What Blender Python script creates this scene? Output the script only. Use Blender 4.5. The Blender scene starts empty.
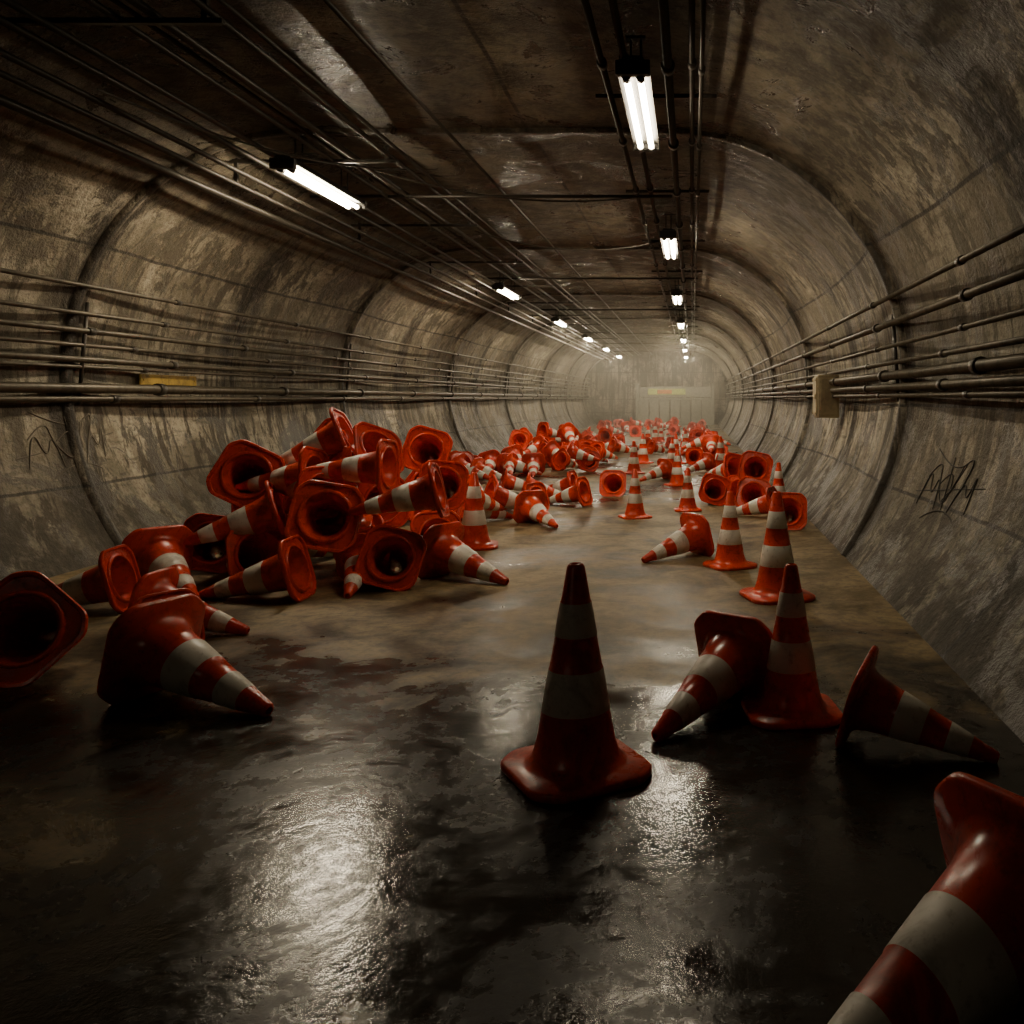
import bpy, bmesh, math, random
from mathutils import Vector, Matrix
random.seed(7)
scene = bpy.context.scene
H = 1.3
CX = -1.7
Y0, Y1 = -4.0, 44.0
PER = 5.8
RING0 = 1.6

# ------------------------------------------------------------------ node helper
class NT:
    def __init__(s, name):
        s.m = bpy.data.materials.new(name); s.m.use_nodes = True
        s.t = s.m.node_tree; s.t.nodes.clear()
        s.out = s.t.nodes.new('ShaderNodeOutputMaterial')
        s.b = s.t.nodes.new('ShaderNodeBsdfPrincipled')
        s.t.links.new(s.b.outputs[0], s.out.inputs[0])
    def n(s, k, **kw):
        nd = s.t.nodes.new(k)
        for a, v in kw.items(): setattr(nd, a, v)
        return nd
    def put(s, sock, v):
        if isinstance(v, bpy.types.NodeSocket): s.t.links.new(v, sock)
        else: sock.default_value = v
    def math(s, op, a, b=0.0, c=0.0, clamp=False):
        nd = s.n('ShaderNodeMath', operation=op); nd.use_clamp = clamp
        s.put(nd.inputs[0], a); s.put(nd.inputs[1], b); s.put(nd.inputs[2], c)
        return nd.outputs[0]
    def coord(s, k='Object'):
        return s.n('ShaderNodeTexCoord').outputs[k]
    def sep(s, v):
        nd = s.n('ShaderNodeSeparateXYZ'); s.put(nd.inputs[0], v); return nd.outputs
    def scale(s, v, sc, loc=(0, 0, 0)):
        nd = s.n('ShaderNodeMapping'); s.put(nd.inputs[0], v)
        nd.inputs[1].default_value = loc; nd.inputs[3].default_value = sc; return nd.outputs[0]
    def noise(s, v, sc, det=4, rough=.6, dist=0.0):
        nd = s.n('ShaderNodeTexNoise'); s.put(nd.inputs['Vector'], v)
        nd.inputs['Scale'].default_value = sc; nd.inputs['Detail'].default_value = det
        nd.inputs['Roughness'].default_value = rough; nd.inputs['Distortion'].default_value = dist
        return nd.outputs[0]
    def ramp(s, f, lo, hi, a=0.0, b=1.0):
        nd = s.n('ShaderNodeMapRange'); s.put(nd.inputs[0], f)
        for i, v in zip((1, 2, 3, 4), (lo, hi, a, b)): nd.inputs[i].default_value = v
        nd.interpolation_type = 'SMOOTHSTEP'
        return nd.outputs[0]
    def mix(s, f, a, b, mode='MIX'):
        nd = s.n('ShaderNodeMix', data_type='RGBA', blend_type=mode)
        s.put(nd.inputs[0], f); s.put(nd.inputs[6], a); s.put(nd.inputs[7], b)
        return nd.outputs[2]
    def bump(s, h, st, dist=.02, nrm=None):
        nd = s.n('ShaderNodeBump'); s.put(nd.inputs['Height'], h)
        nd.inputs['Strength'].default_value = st; nd.inputs['Distance'].default_value = dist
        if nrm is not None: s.put(nd.inputs['Normal'], nrm)
        return nd.outputs[0]
    def line(s, v, period, off, w):
        a = s.math('SUBTRACT', v, off)
        a = s.math('PINGPONG', a, period / 2)
        return s.ramp(a, w, w * .4)
    def line1(s, v, at, w):
        a = s.math('ABSOLUTE', s.math('SUBTRACT', v, at))
        return s.ramp(a, w, w * .4)

def C(r, g, b): return (r, g, b, 1)

def concrete(name):
    """one continuous stained concrete for walls and ceiling; the crown is damper and darker"""
    t = NT(name); co = t.coord(); x, y, z = t.sep(co)
    big = t.noise(co, .8, 5, .68)
    mid = t.noise(co, 3.6, 6, .74)
    fine = t.noise(co, 26, 4, .75)
    streak = t.noise(t.scale(co, (3.0, 3.0, .34)), 1.6, 6, .72, .4)
    brush = t.noise(t.scale(co, (1.2, 1.2, 7)), 1.8, 5, .7)
    blot = t.noise(co, 1.4, 7, .78, .8)
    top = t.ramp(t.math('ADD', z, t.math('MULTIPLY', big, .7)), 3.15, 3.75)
    wob = t.math('MULTIPLY', t.math('SUBTRACT', big, .5), .05)
    yw = t.math('ADD', y, wob); zw = t.math('ADD', z, wob); xw = t.math('ADD', x, wob)
    seam = t.math('MULTIPLY', t.line(yw, PER / 2, RING0, .024), .9)
    low_only = t.ramp(z, 3.2, 3.1)
    for v in (.58, 1.24, 2.55):
        seam = t.math('MAXIMUM', seam, t.math('MULTIPLY', t.line1(zw, v, .017), low_only))
    hi_only = t.ramp(z, 3.3, 3.4)
    for v in (-1.35, .0):
        seam = t.math('MAXIMUM', seam, t.math('MULTIPLY', t.line1(xw, v, .022), hi_only))
    ycell = t.math('FLOOR', t.math('DIVIDE', t.math('SUBTRACT', y, RING0), PER / 2))
    zc = t.math('ADD', t.math('GREATER_THAN', z, .58), t.math('GREATER_THAN', z, 1.24))
    zc = t.math('ADD', zc, t.math('GREATER_THAN', z, 2.55))
    cmb = t.n('ShaderNodeCombineXYZ'); t.put(cmb.inputs[0], zc); t.put(cmb.inputs[1], ycell)
    wn = t.n('ShaderNodeTexWhiteNoise'); t.put(wn.inputs[0], cmb.outputs[0])
    light = C(.46, .41, .31); dark = C(.185, .158, .112); stain = C(.046, .037, .024)
    col = t.mix(t.ramp(big, .42, .57), dark, light)
    col = t.mix(t.ramp(mid, .46, .60, 0, .70), col, dark)
    col = t.mix(t.ramp(brush, .54, .63, 0, .55), col, stain)
    col = t.mix(t.ramp(streak, .48, .55, 0, .92), col, stain)
    col = t.mix(t.ramp(blot, .53, .57, 0, .88), col, C(.033, .027, .018))
    col = t.mix(t.ramp(mid, .38, .30, 0, .6), col, C(.54, .49, .40))
    col = t.mix(t.ramp(wn.outputs[0], 0, 1, 0, .50), col, dark)
    col = t.mix(t.ramp(fine, .46, .66, 0, .50), col, C(.075, .060, .040))
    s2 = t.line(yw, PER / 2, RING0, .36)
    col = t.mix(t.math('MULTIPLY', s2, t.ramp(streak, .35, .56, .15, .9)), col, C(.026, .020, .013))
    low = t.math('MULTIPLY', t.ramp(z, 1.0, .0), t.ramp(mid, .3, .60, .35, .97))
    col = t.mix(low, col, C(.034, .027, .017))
    top_col = t.mix(t.ramp(mid, .38, .60), C(.14, .115, .078), C(.040, .033, .022))
    top_col = t.mix(t.ramp(blot, .50, .57, 0, .7), top_col, C(.020, .016, .011))
    col = t.mix(t.math('MULTIPLY', top, .90), col, top_col)  # blends to a darker mottled tone towards the crown
    col = t.mix(t.math('MULTIPLY', seam, .78), col, C(.012, .010, .007))
    t.put(t.b.inputs['Base Color'], col)
    damp = t.ramp(blot, .45, .60)
    t.put(t.b.inputs['Roughness'], t.math('SUBTRACT', t.ramp(damp, 0, 1, .72, .38), t.math('MULTIPLY', top, .14)))
    t.b.inputs['Specular IOR Level'].default_value = .4
    h = t.math('ADD', t.math('MULTIPLY', mid, .9), t.math('MULTIPLY', fine, .40))
    t.put(t.b.inputs['Normal'], t.bump(h, .80, .045))
    return t.m
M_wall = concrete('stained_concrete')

def floor_mat():
    t = NT('wet_floor'); co = t.coord(); x, y, z = t.sep(co)
    big = t.noise(co, .55, 4, .62, .5); mid = t.noise(co, 2.0, 7, .70, .6); fine = t.noise(co, 34, 4, .7)
    grit = t.noise(co, 13, 5, .70)
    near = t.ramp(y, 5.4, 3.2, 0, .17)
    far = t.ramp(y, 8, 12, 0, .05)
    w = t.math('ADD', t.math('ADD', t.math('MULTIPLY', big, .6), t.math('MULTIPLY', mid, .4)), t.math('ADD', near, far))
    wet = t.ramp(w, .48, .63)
    dry = t.mix(t.ramp(mid, .36, .62), C(.31, .225, .11), C(.145, .103, .052))
    dry = t.mix(t.ramp(grit, .44, .66, 0, .6), dry, C(.075, .053, .028))
    dry = t.mix(t.ramp(fine, .45, .72, 0, .4), dry, C(.06, .042, .022))
    dry = t.mix(t.ramp(big, .50, .62, 0, .4), dry, C(.16, .07, .03))
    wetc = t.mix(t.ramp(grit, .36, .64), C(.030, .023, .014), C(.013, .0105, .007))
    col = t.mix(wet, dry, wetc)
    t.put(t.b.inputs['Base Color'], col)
    # standing-water film is broken up by the rough aggregate
    wr = t.ramp(t.math('ADD', t.math('MULTIPLY', grit, .3), t.math('MULTIPLY', mid, .7)), .40, .62, .09, .36)
    rmix = t.n('ShaderNodeMix', data_type='FLOAT')
    t.put(rmix.inputs[0], wet); rmix.inputs[2].default_value = .56; t.put(rmix.inputs[3], wr)
    t.put(t.b.inputs['Roughness'], rmix.outputs[0])
    t.put(t.b.inputs['Specular IOR Level'], t.ramp(mid, .38, .62, .55, .20))
    h = t.math('ADD', t.math('MULTIPLY', grit, .50), t.math('MULTIPLY', fine, .14))
    h = t.math('ADD', h, t.math('MULTIPLY', mid, .4))
    t.put(t.b.inputs['Normal'], t.bump(h, .32, .014))
    return t.m
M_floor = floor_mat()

def cone_mat(name, c1, c2, dirt, rough):
    t = NT(name); co = t.coord()
    oi = t.n('ShaderNodeObjectInfo')
    off = t.n('ShaderNodeVectorMath', operation='ADD'); t.put(off.inputs[0], co)
    cb = t.n('ShaderNodeCombineXYZ'); r9 = t.math('MULTIPLY', oi.outputs['Random'], 37.0)
    t.put(cb.inputs[0], r9); t.put(cb.inputs[1], r9); t.put(off.inputs[1], cb.outputs[0])
    v = off.outputs[0]
    a = t.noise(v, 5, 5, .7, .5); b = t.noise(v, 28, 4, .7)
    col = t.mix(t.ramp(oi.outputs['Random'], 0, 1), c1, c2)
    col = t.mix(t.ramp(a, .50, .70, 0, .65), col, dirt)
    col = t.mix(t.ramp(b, .52, .70, 0, .5), col, dirt)
    t.put(t.b.inputs['Base Color'], col)
    t.put(t.b.inputs['Roughness'], t.ramp(a, .35, .7, rough, rough + .22))
    t.b.inputs['Specular IOR Level'].default_value = .55
    return t.m
M_red = cone_mat('cone_red_rubber', C(.80, .058, .007), C(.62, .036, .007), C(.20, .020, .007), .22)
M_white = cone_mat('cone_reflective_white', C(.86, .81, .71), C(.74, .69, .59), C(.34, .28, .19), .36)

def simple(name, col, rough=.5, metal=0., var=.5):
    t = NT(name); co = t.coord(); a = t.noise(co, 9, 4, .7)
    c = t.mix(t.ramp(a, .4, .7, 0, var), C(*col), C(*(k * .35 for k in col)))
    t.put(t.b.inputs['Base Color'], c); t.b.inputs['Roughness'].default_value = rough
    t.b.inputs['Metallic'].default_value = metal
    return t.m
M_pipe = simple('grimy_conduit_metal', (.10, .083, .058), .42, .3, .8)
M_pipe_dark = simple('dark_conduit_metal', (.045, .038, .029), .40, .3)
M_house = simple('fixture_housing', (.035, .032, .028), .45, .3)
M_box = simple('junction_box_paint', (.34, .28, .17), .5)
M_yellow = simple('faded_yellow_paint', (.38, .24, .03), .6, 0, .9)
M_graf = simple('graffiti_paint', (.035, .030, .024), .7)
M_grafl = simple('graffiti_faded_paint', (.12, .10, .072), .7)
M_gate = simple('gate_grey_paint', (.22, .21, .16), .6)
M_sign = simple('sign_green_paint', (.42, .46, .12), .5)
M_signr = simple('sign_orange_paint', (.6, .2, .04), .5)
def tube_mat(strength):
    t = NT('fluorescent_tube_glow')
    t.b.inputs['Base Color'].default_value = C(1, .95, .85)
    t.b.inputs['Emission Color'].default_value = C(1, .85, .61)
    t.b.inputs['Emission Strength'].default_value = strength
    return t.m
TUBES = {k: tube_mat(k) for k in (13, 66, 150, 170, 250)}

# ------------------------------------------------------------------ helpers
def link(o, parent=None):
    scene.collection.objects.link(o)
    if parent is not None: o.parent = parent
    return o
def mesh_obj(name, verts, faces, mats, parent=None, smooth=True, midx=None):
    me = bpy.data.meshes.new(name); me.from_pydata(verts, [], faces)
    for m in mats: me.materials.append(m)
    if midx:
        for p, i in zip(me.polygons, midx): p.material_index = i
    if smooth:
        for p in me.polygons: p.use_smooth = True
    me.update()
    return link(bpy.data.objects.new(name, me), parent)
def empty(name, loc=(0, 0, 0)):
    e = bpy.data.objects.new(name, None); e.location = loc; e.empty_display_size = .2
    return link(e)
def bm_box(bm, c, s, bev=0.0, mi=0):
    r = bmesh.ops.create_cube(bm, size=1.0)
    for v in r['verts']:
        v.co = Vector((c[0] + v.co.x * s[0], c[1] + v.co.y * s[1], c[2] + v.co.z * s[2]))
    fs = set(f for v in r['verts'] for f in v.link_faces)
    for f in fs: f.material_index = mi
    if bev:
        es = list(set(e for f in fs for e in f.edges))
        bmesh.ops.bevel(bm, geom=es, offset=bev, segments=2, affect='EDGES', profile=.5)
def bm_tube(bm, p0, p1, r, seg=12, mi=0, r2=None):
    p0 = Vector(p0); p1 = Vector(p1); d = (p1 - p0)
    q = d.to_track_quat('Z', 'Y').to_matrix().to_4x4()
    m = Matrix.Translation((p0 + p1) / 2) @ q
    rr = bmesh.ops.create_cone(bm, cap_ends=True, segments=seg, radius1=r, radius2=r if r2 is None else r2, depth=d.length, matrix=m)
    for f in set(f for v in rr['verts'] for f in v.link_faces):
        f.material_index = mi
        f.smooth = len(f.verts) == 4
def bm_obj(name, bm, mats, parent=None, smooth=False):
    me = bpy.data.meshes.new(name); bm.to_mesh(me); bm.free()
    for m in mats: me.materials.append(m)
    return link(bpy.data.objects.new(name, me), parent)

# ------------------------------------------------------------------ tunnel shell
def bulge(y):
    return .13 * (abs(math.sin(math.pi * (y - RING0) / PER)) ** .7)
def prof_half(z):
    if z <= 1.5:
        u = (1.5 - z) / 1.5
        return 2.95 + .50 * (1 - u * u)
    u = min(1, (z - 1.5) / 2.0)
    return 1.5 + 1.95 * math.sqrt(max(0, 1 - u * u))
def wall_x(side, z, y):
    k = min(1, z / .5)
    return CX + side * (prof_half(z) + bulge(y) * k)
def half_profile():
    pts = []
    for i in range(15):
        z = 1.5 * i / 14; pts.append((prof_half(z), z))
    for i in range(1, 17):
        a = math.pi / 2 * i / 16
        pts.append((1.5 + 1.95 * math.cos(a), 1.5 + 2.0 * math.sin(a)))
    return pts
PR = half_profile()
SPLIT = 15 + 8
ys = [Y0 + .145 * i for i in range(int((Y1 - Y0) / .145) + 2)]
def shell_pt(hw, z, side, y):
    b = bulge(y)
    if z <= 1.5: dx, dz = 1, 0
    else:
        nx, nz = (hw - 1.5) / 1.95, (z - 1.5) / 2.0
        dx, dz = nx, nz * .45
    k = min(1, z / .5)
    return (CX + side * (hw + dx * b * k), y, z + dz * b)
def loft(name, secfun, n, mat):
    v = []; f = []
    for y in ys: v += secfun(y)
    for j in range(len(ys) - 1):
        for i in range(n - 1):
            a = j * n + i; f.append((a, a + 1, a + n + 1, a + n))
    return mesh_obj(name, v, f, [mat])
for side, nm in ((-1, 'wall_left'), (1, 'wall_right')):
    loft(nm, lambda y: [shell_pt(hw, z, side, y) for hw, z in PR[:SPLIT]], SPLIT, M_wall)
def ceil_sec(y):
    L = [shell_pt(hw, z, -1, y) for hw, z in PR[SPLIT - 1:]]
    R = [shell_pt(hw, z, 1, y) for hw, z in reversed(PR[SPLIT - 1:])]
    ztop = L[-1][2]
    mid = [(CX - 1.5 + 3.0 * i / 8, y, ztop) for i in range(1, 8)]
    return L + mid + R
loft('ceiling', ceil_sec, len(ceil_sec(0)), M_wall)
fv = []; nx_, ny_ = 14, 96
for j in range(ny_ + 1):
    for i in range(nx_ + 1):
        fv.append((CX - 3.0 + 6.0 * i / nx_, Y0 + (Y1 - Y0) * j / ny_, 0))
ff = [(j * (nx_ + 1) + i, j * (nx_ + 1) + i + 1, (j + 1) * (nx_ + 1) + i + 1, (j + 1) * (nx_ + 1) + i) for j in range(ny_) for i in range(nx_)]
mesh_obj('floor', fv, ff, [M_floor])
def cap(name, y):
    sec = [shell_pt(hw, z, -1, y) for hw, z in PR] + [shell_pt(hw, z, 1, y) for hw, z in reversed(PR)]
    mesh_obj(name, sec, [tuple(range(len(sec)))], [M_wall], smooth=False)
cap('wall_end', Y1 - .02)
cap('wall_back', Y0 + .02)
k = -1; n = 0
while True:
    yr = RING0 + PER * k; k += 1
    if yr > Y1 - 1: break
    if yr < Y0 + .5: continue
    full = [(CX - hw, z) for hw, z in PR] + [(CX + hw, z) for hw, z in reversed(PR)]
    v = []; f = []
    prof = ((-.05, 0.02), (-.035, -.03), (.035, -.03), (.05, 0.02))
    for (px, pz) in full:
        d = Vector((px - CX, pz - 1.6)); d.normalize()
        for dy, off in prof: v.append((px + d.x * off, yr + dy, max(-.0, pz + d.y * off)))
    for i in range(len(full) - 1):
        for q in range(3):
            a = i * 4 + q; f.append((a, a + 1, a + 5, a + 4))
    n += 1
    mesh_obj('trim_%d' % n, v, f, [M_wall])

# ------------------------------------------------------------------ pipes
def wall_bundle(name, side, specs, mat):
    e = empty(name); bm = bmesh.new(); bc = bmesh.new()
    for z, r in specs:
        xw = CX + side * (prof_half(z) - .03 - r)
        bm_tube(bm, (xw, Y0 + .1, z), (xw, Y1 - .1, z), r, 12)
        y = 2.3 + (z * 7.3) % 1.5
        while y < 40:
            bm_tube(bc, (xw, y - .04, z), (xw, y + .04, z), r * 1.4, 12)
            y += 2.6
    bm_obj('pipes', bm, [mat], e)
    zs = [s[0] for s in specs]
    y = RING0 + .12
    while y < 40:
        zlo, zhi = min(zs) - .05, max(zs) - .12
        a = (CX + side * (prof_half(zlo) - .01), y, zlo); b = (CX + side * (prof_half(zhi) - .01), y, zhi)
        bm_tube(bc, a, b, .016, 8)
        y += PER
    bm_obj('clamps', bc, [M_pipe_dark], e)
    return e
wall_bundle('wall_pipe_bundle', -1, [(2.22, .018), (2.0, .018), (1.86, .024), (1.74, .018), (1.62, .028), (1.38, .042), (1.29, .026), (1.56, .016)], M_pipe)
wall_bundle('wall_pipe_bundle', 1, [(2.12, .02), (1.92, .028), (1.74, .018), (1.60, .02), (1.49, .038), (1.39, .03), (1.32, .018)], M_pipe)
e = empty('ceiling_conduit_bundle'); bm = bmesh.new(); bc = bmesh.new()
cond = [(-4.08, 3.06, .03), (-3.92, 3.14, .02), (-3.8, 3.2, .02), (-3.62, 3.28, .022), (-3.45, 3.3, .02), (-3.12, 3.36, .02), (-3.02, 3.38, .014), (-2.92, 3.38, .026), (-2.62, 3.4, .02), (-2.5, 3.41, .014), (-1.95, 3.42, .014)]
for x, z, r in cond:
    bm_tube(bm, (x, Y0 + .1, z), (x, Y1 - .1, z), r, 10)
bm_obj('pipes', bm, [M_pipe_dark], e)
y = 4.9
while y < 40:
    bm_box(bc, (-3.3, y, 3.35), (1.5, .04, .03), .004)
    for x in (-3.95, -2.65): bm_box(bc, (x, y, 3.42 if x > -3 else 3.27), (.03, .03, .14 if x > -3 else .22))
    y += 2.9
bm_obj('brackets', bc, [M_pipe_dark], e)
e = empty('ceiling_conduit_bundle'); bm = bmesh.new(); bc = bmesh.new()
for x, z, r in [(-.56, 3.38, .02), (-.42, 3.4, .022), (-.15, 3.36, .028), (.0, 3.38, .018), (.06, 3.34, .014)]:
    bm_tube(bm, (x, Y0 + .1, z), (x, Y1 - .1, z), r, 10)
    y = 2.2
    while y < 40:
        bm_tube(bc, (x, y - .04, z), (x, y + .04, z), r * 1.6, 10); y += 1.7
bm_obj('pipes', bm, [M_pipe_dark], e)
y = 3.4
while y < 40:
    bm_box(bc, (-.25, y, 3.41), (.85, .04, .03), .004)
    y += 2.9
bm_obj('brackets', bc, [M_pipe_dark], e)
e = empty('cross_ceiling_conduit'); bm = bmesh.new()
for y, x0, x1 in ((9.2, -3.9, -.2), (15.5, -3.6, .1), (21, -3.6, .1)):
    bm_tube(bm, (x0, y, 3.36), (x1, y, 3.36), .018, 8)
bm_obj('pipes', bm, [M_pipe_dark], e)
def cable(name, p0, p1, sag, r=.009, mat=M_pipe_dark):
    cu = bpy.data.curves.new(name, 'CURVE'); cu.dimensions = '3D'; cu.bevel_depth = r; cu.bevel_resolution = 2
    sp = cu.splines.new('POLY'); N = 20; sp.points.add(N)
    for i in range(N + 1):
        t = i / N; p = Vector(p0).lerp(Vector(p1), t); p.z -= sag * 4 * t * (1 - t)
        sp.points[i].co = (*p, 1)
    cu.materials.append(mat)
    return link(bpy.data.objects.new(name, cu))
cable('hanging_cable', (-2.9, 8.2, 3.38), (-.4, 9.3, 3.40), .16)
cable('hanging_cable', (-2.7, 11.2, 3.38), (-.4, 12.0, 3.40), .18)
cable('hanging_cable', (-3.7, 5.6, 3.22), (-2.6, 8.2, 3.38), .12)

# ------------------------------------------------------------------ fluorescent fixtures
LEN = 1.5
def fix_meshes():
    bm = bmesh.new()
    w0, w1, h = .05, .095, .06
    L = LEN / 2 + .05
    pts = [(-w0, h), (-w1, 0), (-w1, -.012), (-.06, -.005), (.06, -.005), (w1, -.012), (w1, 0), (w0, h)]
    a = [bm.verts.new((x, -L, z)) for x, z in pts]; b = [bm.verts.new((x, L, z)) for x, z in pts]
    nn = len(pts)
    for i in range(nn): bm.faces.new((a[i], a[(i + 1) % nn], b[(i + 1) % nn], b[i]))
    bm.faces.new(a); bm.faces.new(list(reversed(b)))
    for s in (-1, 1):
        bm_box(bm, (0, s * (L - .01), -.01), (.20, .06, .085), .008)
        for x in (-.04, .04): bm_tube(bm, (x, s * (L - .03), -.042), (x, s * (L - .10), -.042), .026, 14)
        bm_box(bm, (0, s * LEN * .33, h + .02), (.05, .05, .05), .005)
        for x in (-.03, .03): bm_tube(bm, (x, s * LEN * .33, h), (x, s * LEN * .33, .30), .007, 8)
        bm_box(bm, (0, s * LEN * .33, .28), (.12, .06, .015), .003)
    me = bpy.data.meshes.new('housing'); bmesh.ops.recalc_face_normals(bm, faces=bm.faces); bm.to_mesh(me); bm.free(); me.materials.append(M_house)
    mts = {}
    for k_, m_ in TUBES.items():
        bm = bmesh.new(); bm_tube(bm, (0, -LEN / 2, 0), (0, LEN / 2, 0), .02, 6)
        mt = bpy.data.meshes.new('tube'); bm.to_mesh(mt); bm.free(); mt.materials.append(m_); mts[k_] = mt
    return me, mts
FH, FT = fix_meshes()
def fixture(x, y, st, z=3.2):
    e = empty('fluorescent_light_fixture', (x, y, z))
    link(bpy.data.objects.new('housing', FH), e)
    for i, dx in enumerate((-.04, .04)):
        o = bpy.data.objects.new('tube_%d' % (i + 1), FT[st]); o.location = (dx, 0, -.042); link(o, e)
for y, st in ((5.95, 66), (11.2, 170), (17.0, 170), (23.0, 170), (29, 250), (35, 250), (41, 250)): fixture(-.34 if y < 6 else -.28, y, st)
for y, st in ((-1.6, 13), (8.05, 150), (16.1, 170), (22.5, 170), (28.5, 250), (34.5, 250), (40.5, 250)): fixture(-3.30, y, st)  # first one is an added unseen fill lamp behind the camera, brightening the foreground

# ------------------------------------------------------------------ traffic cone mesh
BH = .235
def make_cone(name, SEG=56):
    def plate(th, half):
        c, s = abs(math.cos(th)), abs(math.sin(th)); p = 26
        q = (c ** p + s ** p + (((c + s) / math.sqrt(2)) / 1.18) ** p) ** (1 / p)
        return half / q
    Hc = .75
    def rb(z): return .152 + (.030 - .152) * (z - .055) / (Hc - .055)
    rings = [('p', BH - .005, 0), ('p', BH, .006), ('p', BH, .024), ('p', BH - .007, .032), ('c', .192, .038), ('c', .182, .044), ('c', .170, .052), ('c', .158, .066)]
    mats = [0] * 7
    lv = [.12, .225, .229, .375, .379, .49, .494, .612, .616, Hc - .012]
    for i, z in enumerate(lv):
        white_pt = i in (2, 3, 6, 7)
        rings.append(('c', rb(z) + (.0025 if white_pt else 0), z))
        mats.append(1 if i in (3, 7) else 0)
    rings += [('c', .026, Hc - .002), ('c', .018, Hc), ('c', .016, Hc - .02)]; mats += [0, 0, 0]
    rings += [('c', rb(.5) - .012, .5), ('c', rb(.25) - .012, .25), ('c', .140, .06), ('c', .154, .048), ('c', .162, .004), ('c', .172, 0), ('c', .180, .004), ('c', .186, .018), ('p', .210, .018), ('p', .216, .002)]
    mats += [0] * 10
    vs = []
    for kind, r, z in rings:
        for i in range(SEG):
            th = 2 * math.pi * (i + .5) / SEG
            rr = plate(th, r) if kind == 'p' else r
            vs.append((rr * math.cos(th), rr * math.sin(th), z))
    fs = []; mi = []
    NR = len(rings)
    for j in range(NR):
        jn = (j + 1) % NR
        for i in range(SEG):
            i2 = (i + 1) % SEG
            fs.append((j * SEG + i, j * SEG + i2, jn * SEG + i2, jn * SEG + i)); mi.append(mats[j] if j < len(mats) else 0)
    me = bpy.data.meshes.new(name); me.from_pydata(vs, [], fs)
    me.materials.append(M_red); me.materials.append(M_white)
    for p, m in zip(me.polygons, mi): p.material_index = m; p.use_smooth = True
    me.update()
    try: me.set_sharp_from_angle(angle=math.radians(50))
    except Exception: pass
    return me
CONE = make_cone('traffic_cone_mesh', 72)
CONE_LO = make_cone('traffic_cone_mesh_small', 32)

def cone(name, loc, d=(0, 0, 1), s=1.0, roll=0.0, parent=None, me=None):
    z = Vector(d).normalized()
    up = Vector((0, 0, 1)) if abs(z.z) < .97 else Vector((0, 1, 0))
    x = (up - z * up.dot(z)).normalized(); y = z.cross(x)
    R = Matrix((x, y, z)).transposed().to_4x4()
    o = bpy.data.objects.new(name, me or CONE)
    o.matrix_world = Matrix.Translation(loc) @ R @ Matrix.Rotation(roll, 4, 'Z') @ Matrix.Scale(s, 4)
    link(o)
    if parent is not None:
        o.parent = parent
    return o
def lie(name, x, y, dx, dy, s=.8, roll=0.0, parent=None, me=None, z=0.0, tilt=0.0):
    n = math.hypot(dx, dy)
    half = BH * (1.0 if abs(roll) < .15 else (1.10 if roll < .5 else 1.15))
    a = math.atan((half - .03) / .735)
    zc = half * math.cos(a) * s + z
    a += tilt
    return cone(name, (x, y, zc), (dx / n * math.cos(a), dy / n * math.cos(a), -math.sin(a)), s, roll, parent, me)
def up(x, y, s, rz=0.0):
    return cone('traffic_cone', (x, y, 0), (0, 0, 1), s, rz)

# standing cones
up(-.405, 3.14, .965, .55)
up(.41, 3.72, .82, .12)
up(.555, 5.88, .92, .3)
up(.294, 6.96, .77, .5)
up(-1.90, 7.85, .87, .2)
up(-.62, 9.8, .70, .4)
up(-.05, 10.4, .66, .1)
up(-.22, 13.4, .72, .6)
up(1.02, 10.6, .72, .3)
up(-1.0, 15.5, .75, .3)
# fallen cones, right side
lie('traffic_cone', .20, 3.90, -.30, -.45, .84)
lie('traffic_cone', .615, 3.40, .47, -.20, .72, .3)
lie('traffic_cone', .75, 1.97, -.58, -.38, 1.0)
lie('traffic_cone', .05, 7.45, -.42, -.34, .78)
lie('traffic_cone', .95, 8.9, .15, 1, .8)
# fallen cones, left side
lie('traffic_cone', -3.08, 4.12, -.36, .92, .95, math.pi / 4)
lie('traffic_cone', -2.62, 4.52, -.45, .26, .72)
lie('traffic_cone', -2.36, 3.93, .64, -.26, .95)
lie('traffic_cone', -3.00, 4.98, .62, -.04, .78)
lie('traffic_cone', -3.50, 5.55, -.9, -.12, .85)
lie('traffic_cone', -3.66, 6.15, .55, -.48, .95)

# big pile on the left
P = empty('pile_of_traffic_cones', (0, 0, 0))
cnt = [0]
def pc(x, y, z, d, s=.9, roll=0.0, par=None):
    cnt[0] += 1
    return cone('cone_%d' % cnt[0], (x, y, z), d, s, roll, par or P)
def pl(x, y, dx, dy, s=.85, roll=0.0, z=0.0, tilt=0.0, par=None, me=None):
    cnt[0] += 1
    return lie('cone_%d' % cnt[0], x, y, dx, dy, s, roll, par or P, me, z, tilt)
pl(-2.55, 5.85, -.60, -.03, .88)
pl(-2.33, 6.38, .10, -.55, .78)
pl(-2.04, 6.10, -.25, .95, .88, .3)
pl(-1.84, 6.55, .55, -.30, .88)
pc(-2.52, 6.18, .49, (-.25, .93, -.22), 1.0, .2)
pc(-3.24, 6.55, .74, (-.35, .9, -.2), .96, .5)
pc(-1.76, 6.30, .66, (-.9, -.12, -.22), .84, .1)
pc(-2.34, 6.75, .93, (-.65, .35, -.5), .88, .4)
pc(-2.62, 6.85, 1.04, (-.75, -.1, -.35), .84, .2)
pc(-2.18, 6.50, .80, (-.95, .02, -.05), .86, .1)
pl(-3.58, 6.7, -.4, .9, .9, .2)
pc(-2.36, 8.0, .84, (-.2, .95, -.25), .86, .3)
pc(-2.08, 7.5, .58, (-.1, .95, -.25), .86, .1)
pc(-2.75, 6.6, .74, (-.9, .1, -.15), .85, .2)
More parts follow.
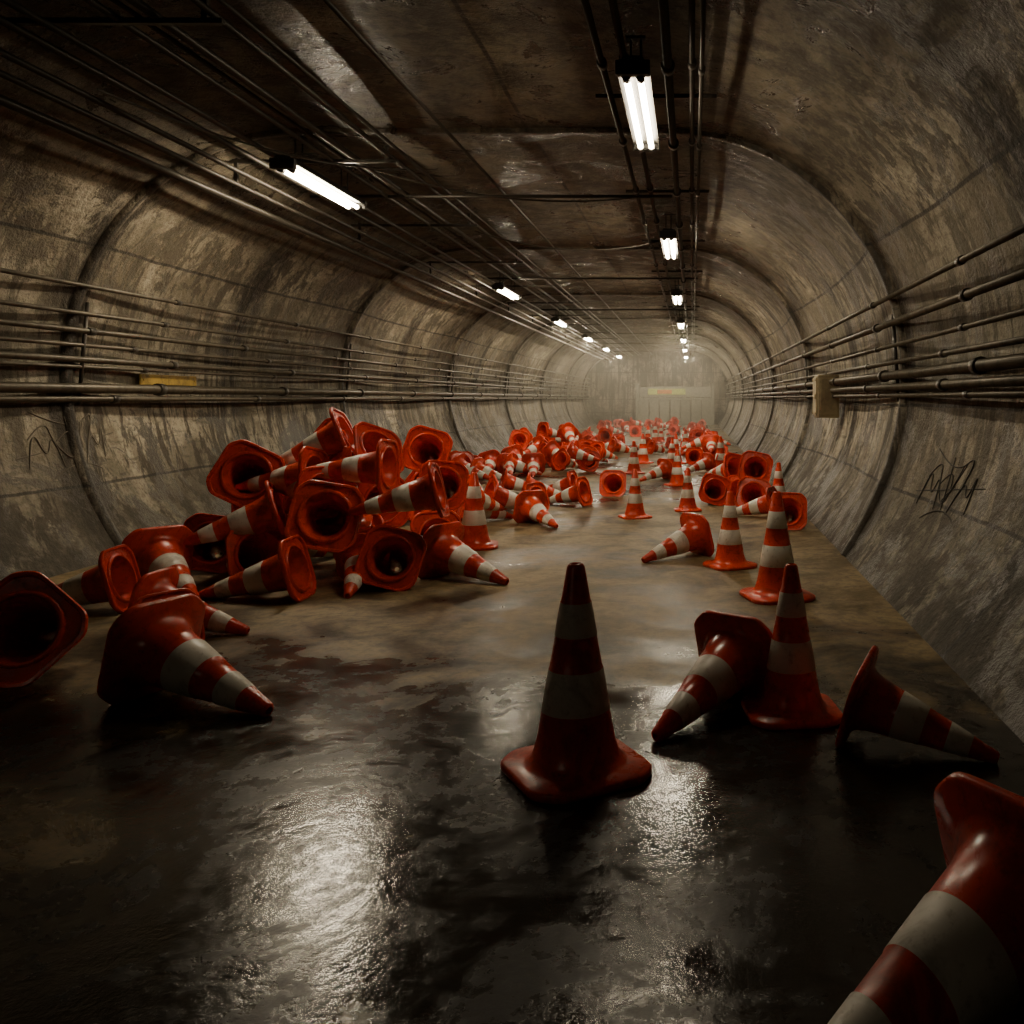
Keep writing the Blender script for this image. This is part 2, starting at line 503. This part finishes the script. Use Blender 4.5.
pc(-2.95, 6.45, .50, (-.85, -.3, -.3), .88, .3)
pc(-2.60, 6.75, .36, (.1, -.2, 1), .8, .3)
pc(-2.86, 6.98, .93, (.45, .75, -.35), .86, .6)
pl(-3.05, 6.35, -.5, .5, .9)
pl(-3.2, 6.9, .4, .7, .9)
pc(-3.1, 6.9, .42, (.6, .5, -.2), .9)
pc(-2.85, 7.2, .70, (.3, .9, -.1), .9, .2)
pl(-2.6, 7.0, .3, .9, .9)
pl(-2.0, 7.1, -.6, .7, .9)
pc(-2.5, 7.3, .45, (-.5, .6, -.1), .9)
pc(-3.5, 7.3, .35, (-.5, .6, -.1), .9)
pc(-2.9, 7.9, .3, (-.5, -.6, -.1), .9)
pc(-2.95, 7.6, .62, (-.2, .6, -.3), .9)
pc(-2.65, 6.45, .62, (-.8, .5, .05), .82)
def heap(par, n, x0, x1, y0, y1, hmax, me=None, smin=.70, smax=.86):
    for i in range(n):
        u = random.random(); v = random.random()
        x = x0 + (x1 - x0) * u; y = y0 + (y1 - y0) * v
        hh = hmax * (1 - abs(2 * u - 1) ** 2) * (1 - abs(2 * v - 1) ** 2)
        z = random.choice([0, hh * .45, hh])
        a = random.uniform(0, 2 * math.pi)
        if random.random() < .25: a = math.pi / 2 + random.uniform(-.6, .6)
        pl(x, y, math.cos(a), math.sin(a), random.uniform(smin, smax), random.choice([0, .3, .785]), z, random.uniform(-.25, .1) if z > .1 else 0, par, me)
Q = empty('pile_of_traffic_cones', (0, 0, 0)); cnt[0] = 0
heap(Q, 13, -3.1, -2.1, 8.7, 10.8, .28)
for (x, y, dx, dy) in ((-1.75, 10.2, -.8, .5), (-2.15, 11.6, 1, .1), (-1.55, 11.9, -1, .2), (-1.05, 11.9, .1, 1), (-1.7, 9.4, .5, -.6), (-2.6, 12.3, 1, .3), (-1.3, 10.9, -.9, .3)):
    pl(x, y, dx, dy, .76, 0, 0, 0, Q)
Rp = empty('pile_of_traffic_cones', (0, 0, 0)); cnt[0] = 0
pl(.28, 10.9, -.1, .95, .78, .3, par=Rp)
pl(.70, 10.3, .1, .95, .82, .2, par=Rp)
pl(.55, 10.9, .5, .8, .8, 0, par=Rp)
pl(.80, 11.4, -.4, .8, .8, 0, par=Rp)
pl(.90, 9.75, -.7, .3, .75, 0, par=Rp)
pc(.76, 10.8, .46, (.1, .95, -.2), .84, .2, Rp)
pc(.55, 11.3, .42, (-.6, .75, -.2), .8, .2, Rp)
pl(.65, 11.9, -.4, .8, .8, 0, par=Rp)
def far(n, x0, x1, y0, y1, h):
    F = empty('pile_of_traffic_cones', (0, 0, 0)); cnt[0] = 0
    heap(F, n, x0, x1, y0, y1, h, CONE_LO)
    return F
far(12, -3.9, -3.0, 13.6, 15.5, .15)
far(32, -3.6, -1.8, 15.0, 19.5, .55)
far(18, .05, .6, 15.5, 21, .28)
far(20, -3.9, -1.7, 20.5, 27, .40)
far(14, -.0, .6, 22, 28, .25)
FF = far(30, -3.8, .5, 29, 40, .25)
for i in range(18):
    x = random.uniform(-1.2, .6); y = random.uniform(14, 30)
    cnt[0] += 1
    if i % 3: cone('cone_%d' % cnt[0], (x, y, 0), (0, 0, 1), random.uniform(.62, .85), random.random(), FF, CONE_LO)
    else:
        a = random.uniform(0, 6.28); lie('cone_%d' % cnt[0], x, y, math.cos(a), math.sin(a), .75, 0, FF, CONE_LO)

# ------------------------------------------------------------------ wall details
bm = bmesh.new(); yb = 11.0; zb = 1.32; xb = CX + prof_half(1.35) + .02
bm_box(bm, (xb - .12, yb, zb), (.26, .34, .52), .012)
bm_box(bm, (xb - .26, yb, zb), (.02, .30, .46), .006)
bm_box(bm, (xb - .12, yb - .175, zb), (.20, .012, .44), .004)
bm_box(bm, (xb - .275, yb - .12, zb), (.02, .02, .06), .004)
for dz in (-.2, .2):
    for dy in (-.13, .13): bm_tube(bm, (xb - .265, yb + dy, zb + dz), (xb - .28, yb + dy, zb + dz), .012, 8)
bm_obj('junction_box', bm, [M_box])
bm = bmesh.new(); xm = CX - prof_half(1.48) - .02
bm_box(bm, (xm, 8.9, 1.475), (.02, .95, .10), .004)
for dy in (-.43, .43): bm_tube(bm, (xm, 8.9 + dy, 1.475), (xm + .02, 8.9 + dy, 1.475), .012, 8)
bm_obj('yellow_wall_marker', bm, [M_yellow])
def graffiti(side, y0, z0, sy, sz, strokes, mat, r=.006):
    cu = bpy.data.curves.new('graffiti', 'CURVE'); cu.dimensions = '3D'; cu.bevel_depth = r; cu.bevel_resolution = 1
    for st in strokes:
        sp = cu.splines.new('NURBS'); sp.points.add(len(st) - 1); sp.use_endpoint_u = True; sp.order_u = 3
        for i, (a, b) in enumerate(st):
            y = y0 + a * sy; z = z0 + b * sz
            sp.points[i].co = (wall_x(side, z, y) - side * .001, y, z, 1)
    cu.materials.append(mat)
    link(bpy.data.objects.new('graffiti', cu))
S1 = [[(0, .1), (.1, .9), (.2, .2), (.3, .8), (.35, .1)], [(.3, .5), (.5, .9), (.55, .3), (.4, .2), (.6, .6), (.7, .95)],
      [(.6, .1), (.75, .8), (.85, .3), (.95, 1.0), (.9, .2)], [(-.1, .3), (.4, .45), (1.1, .65)], [(.1, 1.1), (.5, .7), (.9, 1.2), (.7, .5)], [(.2, -.1), (.5, .3), (.8, 0)],
      [(.05, .6), (.25, 1.0), (.3, .5), (.5, .1), (.65, .9)], [(.45, 1.0), (.5, .1)]]
graffiti(1, 6.5, .50, -1.05, .40, S1, M_graf, .0045)
graffiti(-1, 6.9, .70, 1.0, .45, S1, M_grafl, .005)
bm = bmesh.new(); yg = Y1 - 1.2
for i in range(7):
    bm_box(bm, (-2.3 + i * .5, yg, .62), (.46, .08, 1.2), .01)
bm_box(bm, (-.8, yg, 1.25), (3.5, .14, .1), .01); bm_box(bm, (-.8, yg, .06), (3.5, .14, .1), .01)
for x in (-2.6, 1.0): bm_box(bm, (x, yg, 1.0), (.14, .16, 2.0), .01)
bm_box(bm, (-.8, yg, 1.58), (3.4, .08, .5), .02, 0)
bm_box(bm, (-1.2, yg - .05, 1.60), (1.8, .03, .30), .01, 1)
bm_box(bm, (-1.3, yg - .07, 1.60), (.7, .03, .20), .01, 2)
bm_obj('barrier_gate', bm, [M_gate, M_sign, M_signr])

# ------------------------------------------------------------------ haze
bm = bmesh.new(); bm_box(bm, (CX, (Y1 + 20) / 2, 1.7), (7.6, Y1 - 20, 4.2))
hz = bm_obj('mist', bm, [])
vm = bpy.data.materials.new('tunnel_mist'); vm.use_nodes = True; nt = vm.node_tree; nt.nodes.clear()
o = nt.nodes.new('ShaderNodeOutputMaterial'); vs = nt.nodes.new('ShaderNodeVolumeScatter')
vs.inputs['Color'].default_value = C(1, .93, .78); vs.inputs['Density'].default_value = .018; vs.inputs['Anisotropy'].default_value = .2
nt.links.new(vs.outputs[0], o.inputs['Volume']); hz.data.materials.append(vm)

# ------------------------------------------------------------------ world + camera
w = bpy.data.worlds.new('world'); scene.world = w; w.use_nodes = True
w.node_tree.nodes['Background'].inputs[0].default_value = C(.01, .009, .007); w.node_tree.nodes['Background'].inputs[1].default_value = .3
cam = bpy.data.cameras.new('camera'); co = bpy.data.objects.new('camera', cam); link(co)
co.location = (0, 0, H); co.rotation_euler = (math.radians(90), 0, 0)
cam.sensor_width = 36; cam.lens = 36 * 900 / 1024
cam.shift_x = -(692 - 512) / 1024; cam.shift_y = -(512 - 398) / 1024
cam.clip_start = .05; cam.clip_end = 200
scene.camera = co
